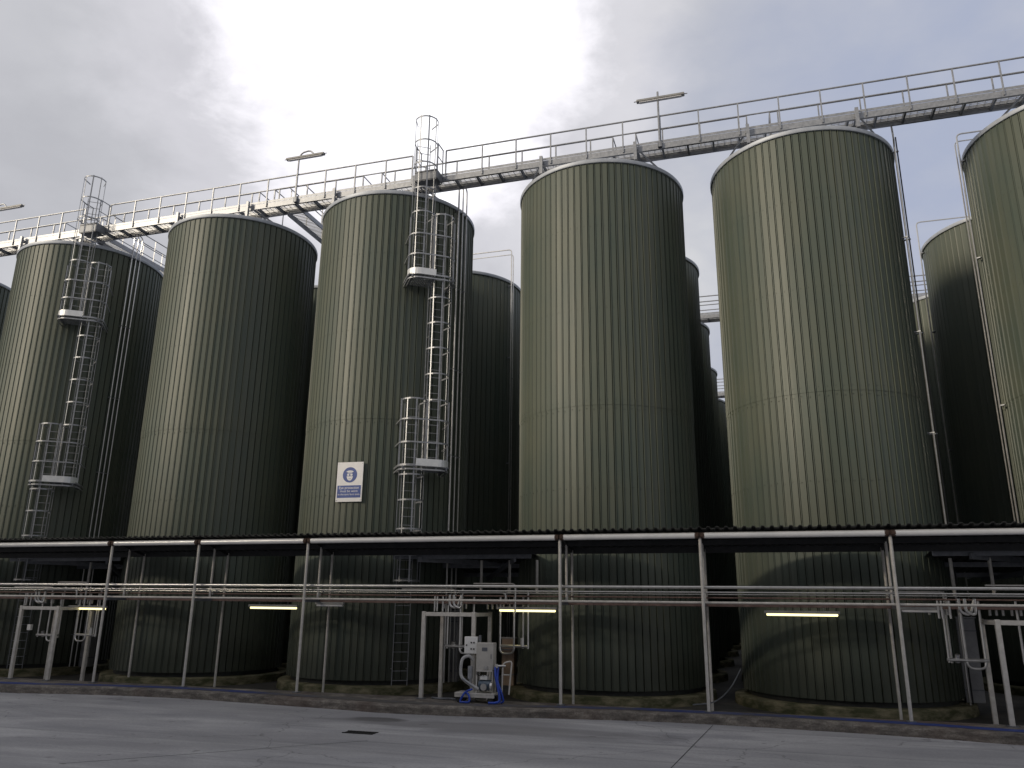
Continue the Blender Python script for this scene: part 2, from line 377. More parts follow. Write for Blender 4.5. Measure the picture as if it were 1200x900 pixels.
if True:
    big = make_tank(True); far = make_tank(False)
    names = ['green tank cut off by the left edge of the photo, only its right shoulder showing',
             'green front-row tank with a caged ladder, the leftmost whole one',
             'green front-row tank standing between the two tanks that carry caged ladders',
             'green front-row tank with the white and blue safety sign and a caged ladder',
             'green front-row tank behind the grey pump unit, just right of the dark middle gap',
             'broad green front-row tank, second from the right, with a pipe up its right side',
             'green front-row tank cut off by the right edge of the photo']
    for i in range(7):
        t = big if i == 0 else copy_tree(big)
        t.location = (TX[i], TY[i], 0); tag(t, names[i], 'tank', 'front row of green ribbed tanks')
        for ch in t.children:
            if ch.name.startswith('cladding'): ch.rotation_euler.z = R_(4*i+.7*i)
    r2x = [-38.0, -29.1, -20.65, -13.4, -4.75, 2.5, 10.95]
    rl = {1: 'second row', 2: 'third row', 3: 'fourth row', 4: 'fifth row', 5: 'sixth row', 6: 'seventh row'}
    lab2 = ['dark tank behind the leftmost cut-off tank', 'dark tank hidden behind the leftmost laddered tank', 'dark tank showing as a sliver between the second whole tank and the sign tank',
            'dark tank filling the wide gap between the sign tank and the pump unit tank', 'dark tank peeping out at the right shoulder of the tank behind the pump unit',
            'dark second-row tank behind the broad tank that has a pipe up its right side', 'dark second-row tank with a pale rim and pipe loop, between the two rightmost front tanks']
    first = True
    cells = [(1, c) for c in range(7)] + [(2, c) for c in (0, 2, 3, 4, 5, 6)] + [(r, 4) for r in (3, 4, 5, 6)] + [(3, 5), (3, 6), (4, 5), (5, 5), (6, 5)]  # fourth row back in the broad column: unseen, added to block sky reflections
    cn = ['leftmost column', 'column of the leftmost laddered tank', 'column of the tank between the ladders', 'column of the sign tank', 'column of the pump unit tank', 'column of the broad tank second from right', 'rightmost column']
    for (r, c) in cells:
        t = far if first else copy_tree(far); first = False
        t.location = (r2x[c]+(.3 if r == 4 else .62 if r > 4 else 0), ROWY[r] + (.05*c if r == 1 else 0), 0)
        lb = lab2[c] if r == 1 else 'distant dark tank, %s, in the %s' % (rl[r], cn[c])
        tag(t, lb, 'tank', 'tanks in the rows behind')

# ------------------------------------------------------------------ walkways
YN, YF, ZD = 24.90, 25.66, 18.60
def walkway(y0, y1, xs0, xs1, zd, label, gaps=(), skipnear=(), step=1.335, ph=-.87, cross=.87, brackets=True, ladder_gaps=()):
    t = thing('walkway', label, 'walkway', (xs0, y0, zd), 'galvanised walkways over the tanks')
    for y in (y0, y1):
        b_ = MB(); b_.box(((xs0+xs1)/2, y, zd-.11), (xs1-xs0, .012, .22)); s_ = 1 if y == y0 else -1
        b_.box(((xs0+xs1)/2, y+s_*.035, zd-.215), (xs1-xs0, .07, .012)); b_.box(((xs0+xs1)/2, y+s_*.035, zd-.006), (xs1-xs0, .07, .012))
        b_.box(((xs0+xs1)/2, y-s_*.012, zd+.055), (xs1-xs0, .01, .09))
        b_.build('girder', 'galv', t)
    x = xs0+.2
    while x < xs1:
        MB().box((x, (y0+y1)/2, zd-.14), (.06, y1-y0-.02, .13)).build('cross_member', 'galv_dark', t); x += cross
    d = MB()
    ny = 9
    for k in range(ny): 
        y = y0+.08+(y1-y0-.16)*k/(ny-1); d.box(((xs0+xs1)/2, y, zd-.035), (xs1-xs0, .009, .028))
    x = xs0+.05
    while x < xs1: d.box((x, (y0+y1)/2, zd-.022), (.012, y1-y0-.16, .012)); x += .22
    d.build('deck_grating', 'galv', t)
    for y, gp in ((y0-.03, ladder_gaps), (y1+.03, gaps)):
        rl_ = MB(); segs = []; x = xs0
        for (a, b_) in sorted(gp): segs.append((x, a)); x = b_
        segs.append((x, xs1))
        for (a, b_) in segs:
            rl_.tube((a, y, zd+1.07), (b_, y, zd+1.07), .031); rl_.tube((a, y, zd+.55), (b_, y, zd+.55), .026)
        if y > y0:
            for (a, b_) in gp:
                for q in (a, b_):
                    rl_.tube((q, y, zd+1.07), (q, y+.75, zd+1.07), .022, 6); rl_.tube((q, y, zd+.55), (q, y+.75, zd+.55), .018, 6)
                    rl_.tube((q, y+.75, zd+1.08), (q, y+.75, zd-.2), .022, 6)
        ro = rl_.build('railing', 'galv', t, smooth=True)
        k0 = math.ceil((xs0-ph)/step); x = ph+step*k0; px = []
        while x < xs1:
            if not any(a-.15 < x < b_+.15 for a, b_ in gp) and not any(abs(x-s_) < .3 for s_ in (skipnear if y < y0+.01 else ())): px.append(x)
            x += step
        for a, b_ in gp: px += [a, b_]
        for x in px: MB().box((x, y, zd+.45), (.045, .05, 1.24)).build('rail_post', 'galv', ro)
    return t
def gx(x): 
    return at(x, 165 + (725-x)*.165, YF).x
gaps = [(gx(718), gx(745)), (gx(875), gx(902)), (gx(425), gx(447)), (gx(303), gx(321)), (gx(74), gx(94))]
LX = [-2.24, -16.83, -33.0]
lad = [(-11.75, -10.35), (-27.62, -26.22)]
WK = walkway(YN, YF, -45, 22, ZD, 'long galvanised walkway with railings crossing above the front row of tanks', gaps, (), ladder_gaps=lad)
# brackets that carry it off the tank rims
for i in range(1, 7):
    for s_ in (-1.72, 1.72):
        x = TX[i]+s_
        b_ = MB(); b_.box((x, YN-.16, ZTOP+.42), (.11, .11, .72)); b_.beam((x, YN-.16, ZTOP+.62), (x, YF+.3, ZTOP+.62), .05, .06)
        b_.beam((x, YN-.1, ZTOP+.6), (x+(.75 if s_ > 0 else -.75), YF+.1, ZTOP+.12), .045, .045); b_.box((x, YF+.3, ZTOP+.36), (.09, .09, .6))
        b_.build('bracket', 'galv', WK)
walkway(42.3, 43.05, -14, 16, 18.45, 'far walkway glimpsed between the pump unit tank and the broad tank, nearer of the two', brackets=False)
walkway(59.6, 60.4, -8, 6, 18.45, 'smallest far walkway, lower in the narrow sky gap left of the broad tank', brackets=False)
# level cross walkway running back from the long one
def cross_walk(x0, x1, y0, y1, label):
    t = thing('cross_walkway', label, 'walkway', (x0, y0, ZD), 'galvanised walkways over the tanks')
    for x in (x0, x1):
        MB().box((x, (y0+y1)/2, ZD-.11), (.05, y1-y0, .2)).build('girder', 'galv', t)
        r = MB(); r.tube((x, y0, ZD+1.07), (x, y1, ZD+1.07), .024); r.tube((x, y0, ZD+.55), (x, y1, ZD+.55), .02)
        ro = r.build('railing', 'galv', t, smooth=True); y = y0+.1
        while y < y1: MB().box((x, y, ZD+.45), (.05, .012, 1.24)).build('rail_post', 'galv', ro); y += 1.3
    d = MB(); y = y0
    while y < y1: d.box(((x0+x1)/2, y, ZD-.03), (x1-x0-.06, .03, .03)); y += .12
    d.build('deck_grating', 'galv_dark', t); return t
cross_walk(-17.75, -17.0, YF+.1, 34.0, 'walkway branch running back between the two tanks left of the sign tank')
cross_walk(-27.6, -26.9, YF+.1, 34.0, 'walkway branch running back behind the leftmost laddered tank')

# lamp posts on the walkway
def lamp_post(x, label, hook, hx0, hx1, zt):
    t = thing('lamp_post', label, 'lamp', (x, YN-.09, ZD-.2), 'lamps on the long walkway')
    y = YN-.09; p = MB()
    if hook: p.bend([(x, y, ZD-.2), (x, y, zt), (x+.12, y, zt+.22), (x+.5, y, zt+.28), (x+.72, y, zt+.02)], .035, .3)
    else: p.tube((x, y, ZD-.2), (x, y, zt+.28), .038)
    p.build('pole', 'galv', t, smooth=True)
    MB().box((x, YN-.06, ZD-.1), (.14, .12, .2)).build('base_bracket', 'galv_dark', t)
    for dy in (0,):
        h = MB(); L = hx1-hx0; h.quadbox(((hx0+hx1)/2, y-.02, zt), (L/2, 0, .0), (0, .085, 0), (0, 0, .045)); h.build('lamp_head', 'lamp_grey', t, bevel=.02)
        h = MB(); h.box(((hx0+hx1)/2, y-.02, zt-.062), (L*.88, .12, .035)); h.build('diffuser', 'tube_off', t, bevel=.012)
        h = MB(); h.tube((hx0-.09, y-.02, zt+.01), (hx0+.05, y-.02, zt+.01), .02, 6); h.tube((hx1-.05, y-.02, zt+.01), (hx1+.1, y-.02, zt+.01), .02, 6); h.build('end_fitting', 'galv', t)
    return t
lamp_post(LX[0], 'straight walkway lamp post above the pump unit tank, nearest of the lamps', False, -3.0, -1.3, 20.35)
lamp_post(LX[1], 'hooked walkway lamp post between the two tanks left of the sign tank', True, -17.4, -15.65, 20.4)
lamp_post(LX[2], 'hooked walkway lamp cut off at the left edge of the photo', True, -32.9, -31.3, 20.35)

# ------------------------------------------------------------------ caged ladders
def caged_ladder(cx, cyy):
    a0 = R_(-55); n = Vector((math.cos(a0), math.sin(a0), 0)); tt = Vector((-math.sin(a0), math.cos(a0), 0)); C0 = Vector((cx, cyy, 0))
    def P(s_, d, z): return C0 + n*d + tt*s_ + Vector((0, 0, z))
    t = thing('caged_ladder', 'x', 'ladder', (C0.x+n.x*3.3, C0.y+n.y*3.3, ZP), 'caged ladders up the front tanks')
    D0 = 3.27; sA, sB, sC = .27, 1.02, .27
    def stage(s_, z0, z1, hoops, rungs=True, dia=.78):
        l = MB()
        for q in (-.25, .25): l.beam(P(s_+q, D0, z0), P(s_+q, D0, z1), .018, .06, up=tuple(n))
        z = z0+.15
        while z < z1: l.tube(P(s_-.25, D0, z), P(s_+.25, D0, z), .013, 6); z += .29
        z = z0+.5
        while z < min(z1, 17.6):
            for q in (-.25, .25): l.beam(P(s_+q, D0, z), P(s_+q, 2.78, z), .03, .03)
            z += 2.2
        lo = l.build('ladder', 'galv', t)
        return lo
    def hoopline(s_, r, dep, z, full=False):
        pts = []
        for k in range(15):
            a = -math.pi*.08 + (math.pi*1.16)*k/14
            pts.append(P(s_ + r*math.cos(a), D0+.10+(dep-.1-r+ r*1.0*math.sin(a)) if math.sin(a) > 0 else D0+.10+(dep-.1-r)*1.0, z))
        pts[0] = P(s_+.27, D0, z); pts[-1] = P(s_-.27, D0, z)
        return pts
    def cage(s_, z0, z1, zs, bars=5):
        c = MB(); r = .43; dep = .85
        for z in zs: c.path(hoopline(s_, r, dep, z), .03, 4, flat=(.4, 1.2))
        for k in range(bars):
            a = math.pi*(.02+.96*k/(bars-1)); p = (s_+r*math.cos(a), D0+.10+dep-.1-r+r*math.sin(a))
            wd = .05 if k in (2,) else .035
            dirn = (tt*math.cos(a)+n*math.sin(a))
            c.beam(P(p[0], p[1], z0), P(p[0], p[1], z1), wd, .014, up=tuple(dirn))
        c.build('cage', 'galv', t)
    # A: ground to above lower platform; B: lower platform up; C: upper platform to walkway
    stage(sA, .3, 9.6, None); stage(sB, 7.3, 16.9, None); stage(sC, 14.2, 20.0, None)
    cage(sA, 3.5, 7.2, [3.55, 4.35, 5.2, 6.15, 7.0]); cage(sA, 7.2, 9.62, [9.62])
    cage(sB, 7.2, 14.2, [9.62+.95*k for k in range(5)] + [14.1]); cage(sB, 14.2, 16.75, [16.7])
    cage(sC, 14.2, 20.75, [16.72, 17.7, 18.75, 19.7, 20.7])
    # platforms with shared wide hoops
    def platform(z, plate0, plate1):
        w0, w1 = -.22, 1.50; c = MB()
        def outline(zz, dep=.92):
            pts = [P(w1, 2.72, zz)]; r = .42
            for k in range(7): a = math.pi/2*k/6; pts.append(P(w1-r+r*math.cos(a), D0+dep-r+r*math.sin(a), zz))
            for k in range(7): a = math.pi/2+math.pi/2*k/6; pts.append(P(w0+r+r*math.cos(a), D0+dep-r+r*math.sin(a), zz))
            pts.append(P(w0, 2.95, zz)); return pts
        for dz in (.78, 1.58): c.path(outline(z+dz), .03, 4, flat=(.4, 1.2))
        c.path(outline(z+.0), .04, 4, flat=(.5, 1.2)); c.path(outline(z-.14), .03, 4, flat=(.5, 1.2))
        for s_ in (w0+.02, .64, w1-.02):
            c.beam(P(s_, D0+(.5 if abs(s_-.64) > .1 else .92), z), P(s_, D0+(.5 if abs(s_-.64) > .1 else .92), z+2.35), .035, .014, up=tuple(n))
        c.build('guard_frame', 'galv', t)
        d = MB(); o = outline(z-.02, .88); a0_, b0_ = plate0, plate1
        s_ = a0_
        while s_ < b0_: d.beam(P(s_, 3.06, z-.03), P(s_, D0+.86, z-.03), .016, .04); s_ += .06
        for k in range(6): d.beam(P(a0_, 3.1+.2*k, z-.045), P(b0_, 3.1+.2*k, z-.045), .012, .02)
        for q in (w0+.12, w1-.12): d.beam(P(q, 2.9, z-.09), P(q, D0+.86, z-.09), .05, .09)
        d.build('platform', 'galv_dark', t)
        kp = MB(); o_ = outline(z, .935); oo = []
        for i in range(len(o_)-1): oo += [o_[i].lerp(o_[i+1], q/8) for q in range(8)]
        o = [p for p in oo if a0_-.25 <= (p-C0).dot(tt) <= b0_+.05 and (p-C0).dot(n) > D0+.45]
        for i in range(len(o)-1):
            k = len(kp.v); a_, b_ = o[i], o[i+1]; u = Vector((0, 0, 1)); nn = (b_-a_).normalized().cross(u)*.006
            kp.quadbox((a_+b_)/2+u*.10, (b_-a_)/2, nn, u*.12)
        kp.build('kick_plate', 'kickplate', t)
    platform(7.3, .55, 1.48); platform(14.2, -.20, .78)
    # landing box where the top stage meets the walkway
    l = MB(); p0 = P(sC, D0+.45, 0)
    x0, x1 = p0.x-.42, p0.x+.48
    l.box(((x0+x1)/2, (24.35+YN)/2-.02, ZD-.03), (x1-x0, YN-24.30, .05)); l.box((x0, 24.6, ZD-.2), (.02, .55, .36)); l.box((x1, 24.6, ZD-.2), (.02, .55, .36))
    l.box(((x0+x1)/2, 24.34, ZD-.20), (x1-x0, .02, .34)); l.box(((x0+x1)/2, 24.6, ZD-.39), (x1-x0-.05, .5, .02))
    l.build('landing', 'galv_dark', t)
    for x in (x0, x1):
        r = MB(); r.tube((x, 24.36, ZD-.1), (x, 24.36, ZD+1.1), .022, 6); r.tube((x, 24.36, ZD+1.08), (x, YN-.03, ZD+1.08), .022, 6); r.tube((x, YN-.05, ZD-.1), (x, YN-.05, ZD+1.1), .022, 6)
        r.tube((x, 24.36, ZD+.55), (x, YN-.03, ZD+.55), .018, 6)
        r.build('landing_rail', 'galv', t, smooth=True)
    return t
L3 = caged_ladder(TX[3], TY[3]); L3['label'] = 'galvanised caged ladder climbing the tank that carries the safety sign'
L1 = copy_tree(L3); L1.location = Vector(L3.location)+Vector((TX[1]-TX[3], TY[1]-TY[3], 0)); L1['label'] = 'galvanised caged ladder climbing the leftmost whole tank'

# ------------------------------------------------------------------ vertical pipes
def cylp(i, deg, r, z): a = R_(deg); return Vector((TX[i]+r*math.cos(a), TY[i]+r*math.sin(a), z))
def riser(i, deg, label, r=.03, off=.16, z0=.3, z1=18.9, mat_='stainless', top=None, grp='thin pipes rising beside the ladders'):
    t = thing('riser_pipe', label, 'pipe', cylp(i, deg, RT+off, z0), grp)
    pts = [cylp(i, deg, RT+off, z0), cylp(i, deg, RT+off, z1)]
    if top: pts += top
    MB().bend(pts, r, .2).build('pipe', mat_, t, smooth=True)
    z = 1.5
    while z < z1-.5:
        a = R_(deg); b_ = MB(); b_.beam(cylp(i, deg, RT-.01, z), cylp(i, deg, RT+off+.04, z), .07, .03); b_.build('clip', 'galv', t); z += 3.25
    return t
SG = ['left', 'middle', 'right']
for j, dg in enumerate((-19.5, -14.8, -10)):
    riser(3, dg, 'thin steel pipe up the right flank of the sign tank, %s one of three' % SG[j], .028 if j else .034, top=[(cylp(3,-14.8,RT+.16,0).x+.07*(j-1), 25.72, 18.9)])
for j, dg in enumerate((-17, -13.5, -10)):
    riser(1, dg, 'thin steel pipe up the right flank of the leftmost whole tank, %s one of three' % SG[j], .028, top=[(cylp(1,-14.8,RT+.16,0).x+.07*(j-1), 25.72, 18.9)])
riser(5, -24, 'steel pipe with a dark cable beside it up the right side of the broad tank', .032, .17, z1=17.9, top=[(5.35, 25.7, 18.0), (5.33, 25.7, 18.5)], grp=None)
riser(5, -20, 'thin dark cable conduit up the right side of the broad tank', .022, .2, z1=18.3, mat_='steel_dark', grp=None)
def loop_pipe(i, cx, cyy, deg, label, r=.028, h=1.35, dbl=False, run=4.0):
    a = R_(deg); p = Vector((cx+(RT+.2)*math.cos(a), cyy+(RT+.2)*math.sin(a), .3)); t = thing('vent_pipe', label, 'pipe', p)
    q = Vector((cx, cyy, 0)); d = Vector((q.x-p.x, q.y-p.y, 0)).normalized(); sgn = 1 if d.x > 0 else -1
    MB().bend([p, (p.x, p.y, ZTOP+h), (p.x+sgn*run, p.y, ZTOP+h), (p.x+sgn*run, p.y+.3, ZTOP+.2)], r, .18).build('pipe', 'stainless', t, smooth=True)
    if dbl:
        e = .16; MB().bend([(p.x-sgn*e*.3, p.y+.14, .3), (p.x-sgn*e*.3, p.y+.14, ZTOP+h-.2), (p.x+sgn*run, p.y+.14, ZTOP+h-.2), (p.x+sgn*run, p.y+.5, ZTOP+.2)], r*.8, .18).build('pipe', 'stainless', t, smooth=True)
    for z in (4, 9, 14, 17.6): MB().box((p.x+d.x*.1, p.y+d.y*.1, z), (.12, .12, .04), deg).build('clip', 'galv', t)
    return t
loop_pipe(6, TX[6], TY[6], 180, 'pipe looping over the rim of the tank cut off at the right edge', h=.75, run=2.2, dbl=True)
loop_pipe(6, r2x[6], ROWY[1]+.3, 183, 'pipe looping over the pale rim of the second-row tank at the right', h=1.15, run=4.0)
loop_pipe(3, r2x[3], ROWY[1]+.15, -22, 'double pipe looping over the dark tank in the middle gap', h=1.6, run=4.5, dbl=True)

# ------------------------------------------------------------------ canopy
CAN = thing('canopy', 'long low canopy with dark corrugated roof and white gutter in front of the tanks', 'canopy', (-8, 22.28, 0))
def corr_sheet(x0, x1, y0, z0, y1, z1, pitch=.235, h=.045, th=.012):
    mb = MB(); n = int((x1-x0)/pitch); xs = []
    for k in range(n+1):
        for f, hh in ((0, 0), (.42, 0), (.54, h), (.82, h), (.94, 0)): xs.append((x0+(k+f)*pitch, hh))
    st = 0; m = len(xs)
    for (y, z) in ((y0, z0), (y1, z1)):
        for x, hh in xs: mb.v.append(Vector((x, y, z+hh)))
        for x, hh in xs: mb.v.append(Vector((x, y, z+hh-th)))
    for i in range(m-1):
        mb.f.append((i, i+1, 2*m+i+1, 2*m+i)); mb.f.append((m+i, 3*m+i, 3*m+i+1, m+i+1)); mb.f.append((i, m+i, m+i+1, i+1)); mb.f.append((2*m+i, 2*m+i+1, 3*m+i+1, 3*m+i))
    return mb
ZR0, ZR1 = 4.885, 4.47
corr_sheet(-34, 16, 22.10, ZR0, 23.93, ZR1+.03).build('roof_sheet', 'roofing', CAN)
b_ = MB()
for (y, z, h) in ((22.42, ZR0-.16, .2), (23.1, 4.58, .14), (23.88, ZR1-.03, .20)): b_.box((-9, y, z), (50, .06, h))
b_.build('purlin', 'steel_dark', CAN)
PX = [-21.015, -17.51, -13.455, -5.325, -1.416, 3.315]
gt = [-34] + PX + [16]
GY, GZ = 22.24, 4.70
for i in range(len(gt)-1):
    MB().tube((gt[i]+.11, GY, GZ), (gt[i+1]-.11, GY, GZ), .082, 16).build('gutter', 'pvc', CAN, smooth=True)
for x in PX:
    c = MB(); c.tube((x-.13, GY, GZ), (x-.03, GY, GZ), .085, 10); c.tube((x+.03, GY, GZ), (x+.13, GY, GZ), .085, 10); c.box((x, GY+.02, GZ+.01), (.1, .12, .12)); c.build('gutter_joint', 'rust', CAN)
    MB().tube((x, 22.28, ZK-.02), (x, 22.28, GZ-.05), .044, 12).build('post', 'white_post', CAN, smooth=True)
    MB().tube((x+.0, 23.10, 2.98), (x, 23.10, 4.55), .038, 10).build('hanger', 'white_post', CAN, smooth=True)
    MB().tube((x, 23.85, 0), (x, 23.85, 4.45), .040, 10).build('inner_post', 'white_post', CAN, smooth=True)
    MB().beam((x, 22.3, 2.88), (x, 23.85, 2.88), .05, .08).build('rack_arm', 'galv_dark', CAN)
    MB().beam((x, 22.3, ZR0-.11), (x, 23.9, ZR1-.08), .05, .08).build('rafter', 'steel_dark', CAN)
    MB().box((x, 22.28, ZK+.012), (.2, .2, .024)).build('base_plate', 'galv_dark', CAN)
# infill roofs over the wide gaps
def infill(x0, x1, label):
    t = thing('lean_to_roof', label, 'roof', ((x0+x1)/2, 24, 4.2), 'small roofs between the tanks')
    corr_sheet(x0, x1, 24.0, 4.42, 28.6, 3.95, .25).build('roof_sheet', 'roofing', t)
    for (y, z) in ((24.2, 4.30), (26.2, 4.10), (28.2, 3.88)): MB().beam((x0, y, z), (x1, y, z), .06, .14).build('purlin', 'galv_dark', t)
    MB().beam((x0+.9, 24.1, 4.22), (x1-.9, 26.9, 4.16), .08, .16).build('rafter', 'galv_dark', t)
    MB().beam((x1-.5, 24.1, 4.20), (x0+2.0, 28, 3.72), .08, .14).build('rafter', 'galv_dark', t)
    return t
infill(-27.6, -22.4, 'dark lean-to roof between the leftmost whole tank and its right neighbour')
infill(-11.4, -6.7, 'dark lean-to roof over the pump unit between the sign tank and its right neighbour')
infill(4.6, 9.4, 'dark lean-to roof at the right between the two rightmost front tanks')

# pipes along the rack
def run_pipe(y, z, r, m, label, x0=-34, x1=16, grp='pipes running along the canopy rack'):
    t = thing('rack_pipe', label, 'pipe', ((x0+x1)/2, y, z), grp)
    MB().tube((x0, y, z), (x1, y, z), r, 12).build('pipe', m, t, smooth=True)
    for x in PX[::1]: MB().beam((x, y, z-.03), (x, y, z+r+.02), .05, .05).build('saddle', 'galv_dark', t)
    return t
run_pipe(22.50, 3.345, .044, 'stainless', 'thickest upper steel pipe of the run crossing the photo under the canopy')
run_pipe(22.52, 3.215, .021, 'stainless', 'thin steel pipe directly below the thick upper pipe of the canopy rack')
run_pipe(23.25, 3.08, .024, 'brown', 'brownish pipe at the back of the canopy rack')
run_pipe(22.44, 2.945, .033, 'white_post', 'bright lowest pipe along the front of the canopy rack')
run_pipe(23.45, 3.17, .02, 'stainless', 'thin steel pipe behind the brownish pipe of the canopy rack')
tr = thing('cable_tray', 'dark brown cable tray running level behind the lowest rack pipe', 'tray', (-9, 23.3, 2.86))
t_ = MB(); t_.box((-9, 23.4, 2.85), (50, .42, .012)); t_.box((-9, 23.19, 2.90), (50, .012, .1)); t_.box((-9, 23.61, 2.90), (50, .012, .1)); t_.build('tray_channel', 'brown', tr)
t_ = MB()
for k in range(4): t_.tube((-34, 23.27+.07*k, 2.89), (16, 23.27+.07*k, 2.89), .022, 6)
t_.build('cables', 'rubber', tr)

# fluorescent battens
def batten(xa, xb, z, lit, label, grp):
    t = thing('strip_light', label, 'light', ((xa+xb)/2, 23.15, z), grp); L = xb-xa; c = (xa+xb)/2
    MB().box((c, 23.15, z+.065), (L+.06, .13, .075)).build('housing', 'lamp_grey', t, bevel=.012)
    MB().box((c, 23.15, z-.0), (L*.97, .10, .065)).build('diffuser', 'tube_warm' if lit else 'tube_off', t, bevel=.02)
    h = MB()
    for q in (-.3, .3): h.tube((c+q*L, 23.15, z+.07), (c+q*L, 23.15, 2.86), .008, 5)
    h.build('hanger', 'galv_dark', t)
    return t
batten(-23.3, -21.75, 2.54, True, 'lit yellow strip light at the left end beside the left steel frame', 'strip lights under the canopy')
batten(-15.95, -14.2, 2.65, True, 'lit yellow strip light in front of the tank left of the sign tank', 'strip lights under the canopy')
batten(-13.5, -12.55, 2.75, False, 'short unlit white strip light in front of the sign tank', 'strip lights under the canopy')
batten(-7.4, -5.65, 2.67, True, 'lit yellow strip light just right of the pump unit', 'strip lights under the canopy')
batten(.15, 2.0, 2.66, True, 'lit yellow strip light in front of the broad tank', 'strip lights under the canopy')
batten(3.5, 4.4, 2.79, False, 'short unlit white strip light right of the rightmost canopy post', 'strip lights under the canopy')

# ------------------------------------------------------------------ frames and manifolds in the wide gaps
def steel_frame(x, w, label):
    t = thing('steel_frame', label, 'frame', (x, 22.28, 0), 'off-white portal frames in the gaps')
    for (px, py) in ((x, 22.28), (x+w, 22.28), (x, 23.75), (x+w, 23.75)):
        zb = ZK if py < 22.5 else 0
        MB().box((px, py, (2.62+zb)/2), (.11, .10, 2.62-zb)).build('leg', 'white_post', t, bevel=.008)
        MB().box((px, py, zb+.012), (.24, .22, .024)).build('foot_plate', 'galv_dark', t)
    for py in (22.28, 23.75): MB().box((x+w/2, py, 2.545), (w-.115, .09, .11)).build('beam', 'white_post', t, bevel=.008)
    for px in (x, x+w): MB().box((px, 23.015, 2.54), (.09, 1.35, .10)).build('side_beam', 'white_post', t, bevel=.008)
    return t
steel_frame(-24.5, 1.6, 'off-white steel portal frame at the left end of the canopy')
steel_frame(-9.42, 1.55, 'off-white steel portal frame left of the pump unit')
steel_frame(5.45, 1.6, 'off-white steel portal frame at the right end of the canopy')
def manifold(x, label):
    t = thing('pipe_manifold', label, 'pipework', (x, 23.2, 1), 'valve manifolds with U-bend pipes')
    def ub(xa, xb, y, ztop, zb, r=.031): MB().bend([(xa, y, ztop), (xa, y, zb), (xb, y, zb), (xb, y, ztop)], r, .16).build('u_bend', 'stainless', t, smooth=True)
    def vp(xa, y, z0, z1, r=.03): MB().tube((xa, y, z0), (xa, y, z1), r, 8).build('drop_pipe', 'stainless', t, smooth=True)
    ub(x+.75, x+1.18, 23.3, 3.1, 1.42); vp(x+.35, 23.3, 1.55, 2.9); vp(x+.55, 24.0, 1.5, 3.3)
    h = MB(); h.tube((x+.3, 23.3, 1.62), (x+1.25, 23.3, 1.62), .045, 8); h.tube((x+.55, 23.36, 1.56), (x+.55, 23.3, 1.75), .06, 8); h.build('valve_bar', 'stainless', t, smooth=True)
    ub(x+2.02, x+2.45, 23.3, 3.1, 1.45); vp(x+2.7, 23.4, 1.6, 3.1); vp(x+2.88, 23.3, 1.6, 3.2)
    h = MB(); h.tube((x+2.0, 23.32, 1.66), (x+2.9, 23.32, 1.66), .045, 8); h.tube((x+2.72, 23.25, 1.66), (x+2.72, 23.25, 1.9), .055, 8); h.build('valve_bar', 'stainless', t, smooth=True)
    # small runs over the frame
    MB().bend([(x-1.3, 23.5, 3.27), (x+.5, 23.5, 3.27), (x+.5, 23.5, 2.7)], .03, .12).build('branch_pipe', 'stainless', t, smooth=True)
    MB().bend([(x+.9, 22.75, 3.17), (x+2.35, 22.75, 3.17), (x+2.35, 22.75, 2.9)], .03, .12).build('branch_pipe', 'stainless', t, smooth=True)
    MB().bend([(x+1.3, 22.9, 3.43), (x+2.6, 22.9, 3.43), (x+2.6, 22.9, 2.6)], .026, .12).build('branch_pipe', 'stainless', t, smooth=True)
    # pair of elbows hanging in front
    for q in (0, .13): MB().bend([(x+.62+q, 22.7, 3.1), (x+.62+q, 22.7, 2.78), (x+.84+q, 22.75, 2.70), (x+.98, 22.75, 3.1)], .038, .12).build('elbow', 'stainless', t, smooth=True)
    for q in (.14, .22, .40): vp(x+q, 22.72, 2.62, 3.05, .026)
    for q in (.95, 1.9, 2.8): MB().tube((x+q, 24.6, 3.2), (x+q, 24.6, 4.2), .045, 8).build('hanger', 'white_post', t, smooth=True)
    for q in (.1, .45, .8, 1.5, 1.65, 1.8, 2.0, 2.2): MB().tube((x+q, 23.65, 2.7), (x+q, 23.65, 2.84), .035, 8).build('stub', 'stainless', t, smooth=True)
    return t
mf = manifold(-9.42, 'stainless pipe manifold with U-bends around the middle frame and pump unit')
m2 = copy_tree(mf); m2.location.x += -24.5+9.42-.55; m2['label'] = 'stainless pipe manifold with U-bends at the left frame'
m3 = manifold(4.15, 'stainless pipe manifold with U-bends left of the right frame')
# insulated casings on the tank flanks
def casing(x, y, z0, z1, w, d, m, label, rz=0):
    t = thing('pipe_casing', label, 'casing', (x, y, z0))
    MB().box((x, y, (z0+z1)/2), (w, d, z1-z0), rz).build('casing_body', m, t, bevel=.02)
    MB().box((x, y, z1+.02), (w+.05, d+.05, .04), rz).build('casing_cap', 'panel_grey', t)
    for z in (z0+.35, z1-.35): MB().box((x, y, z), (w+.02, d+.02, .03), rz).build('strap', 'galv_dark', t)
    return t
casing(-10.2, 26.9, ZP, 2.6, .34, .3, 'panel_grey', 'grey pipe casing standing beside the sign tank behind the middle frame')
casing(-8.05, 26.4, ZP, 1.75, .42, .35, 'panel_pink', 'brownish pipe casing behind the hoses at the foot of the pump unit tank')
casing(-25.75, 26.8, ZP, 2.6, .42, .3, 'panel_grey', 'grey pipe casing beside the leftmost whole tank')
casing(5.72, 26.9, ZP, 2.6, .50, .3, 'panel_grey', 'pale grey pipe casing right of the broad tank')

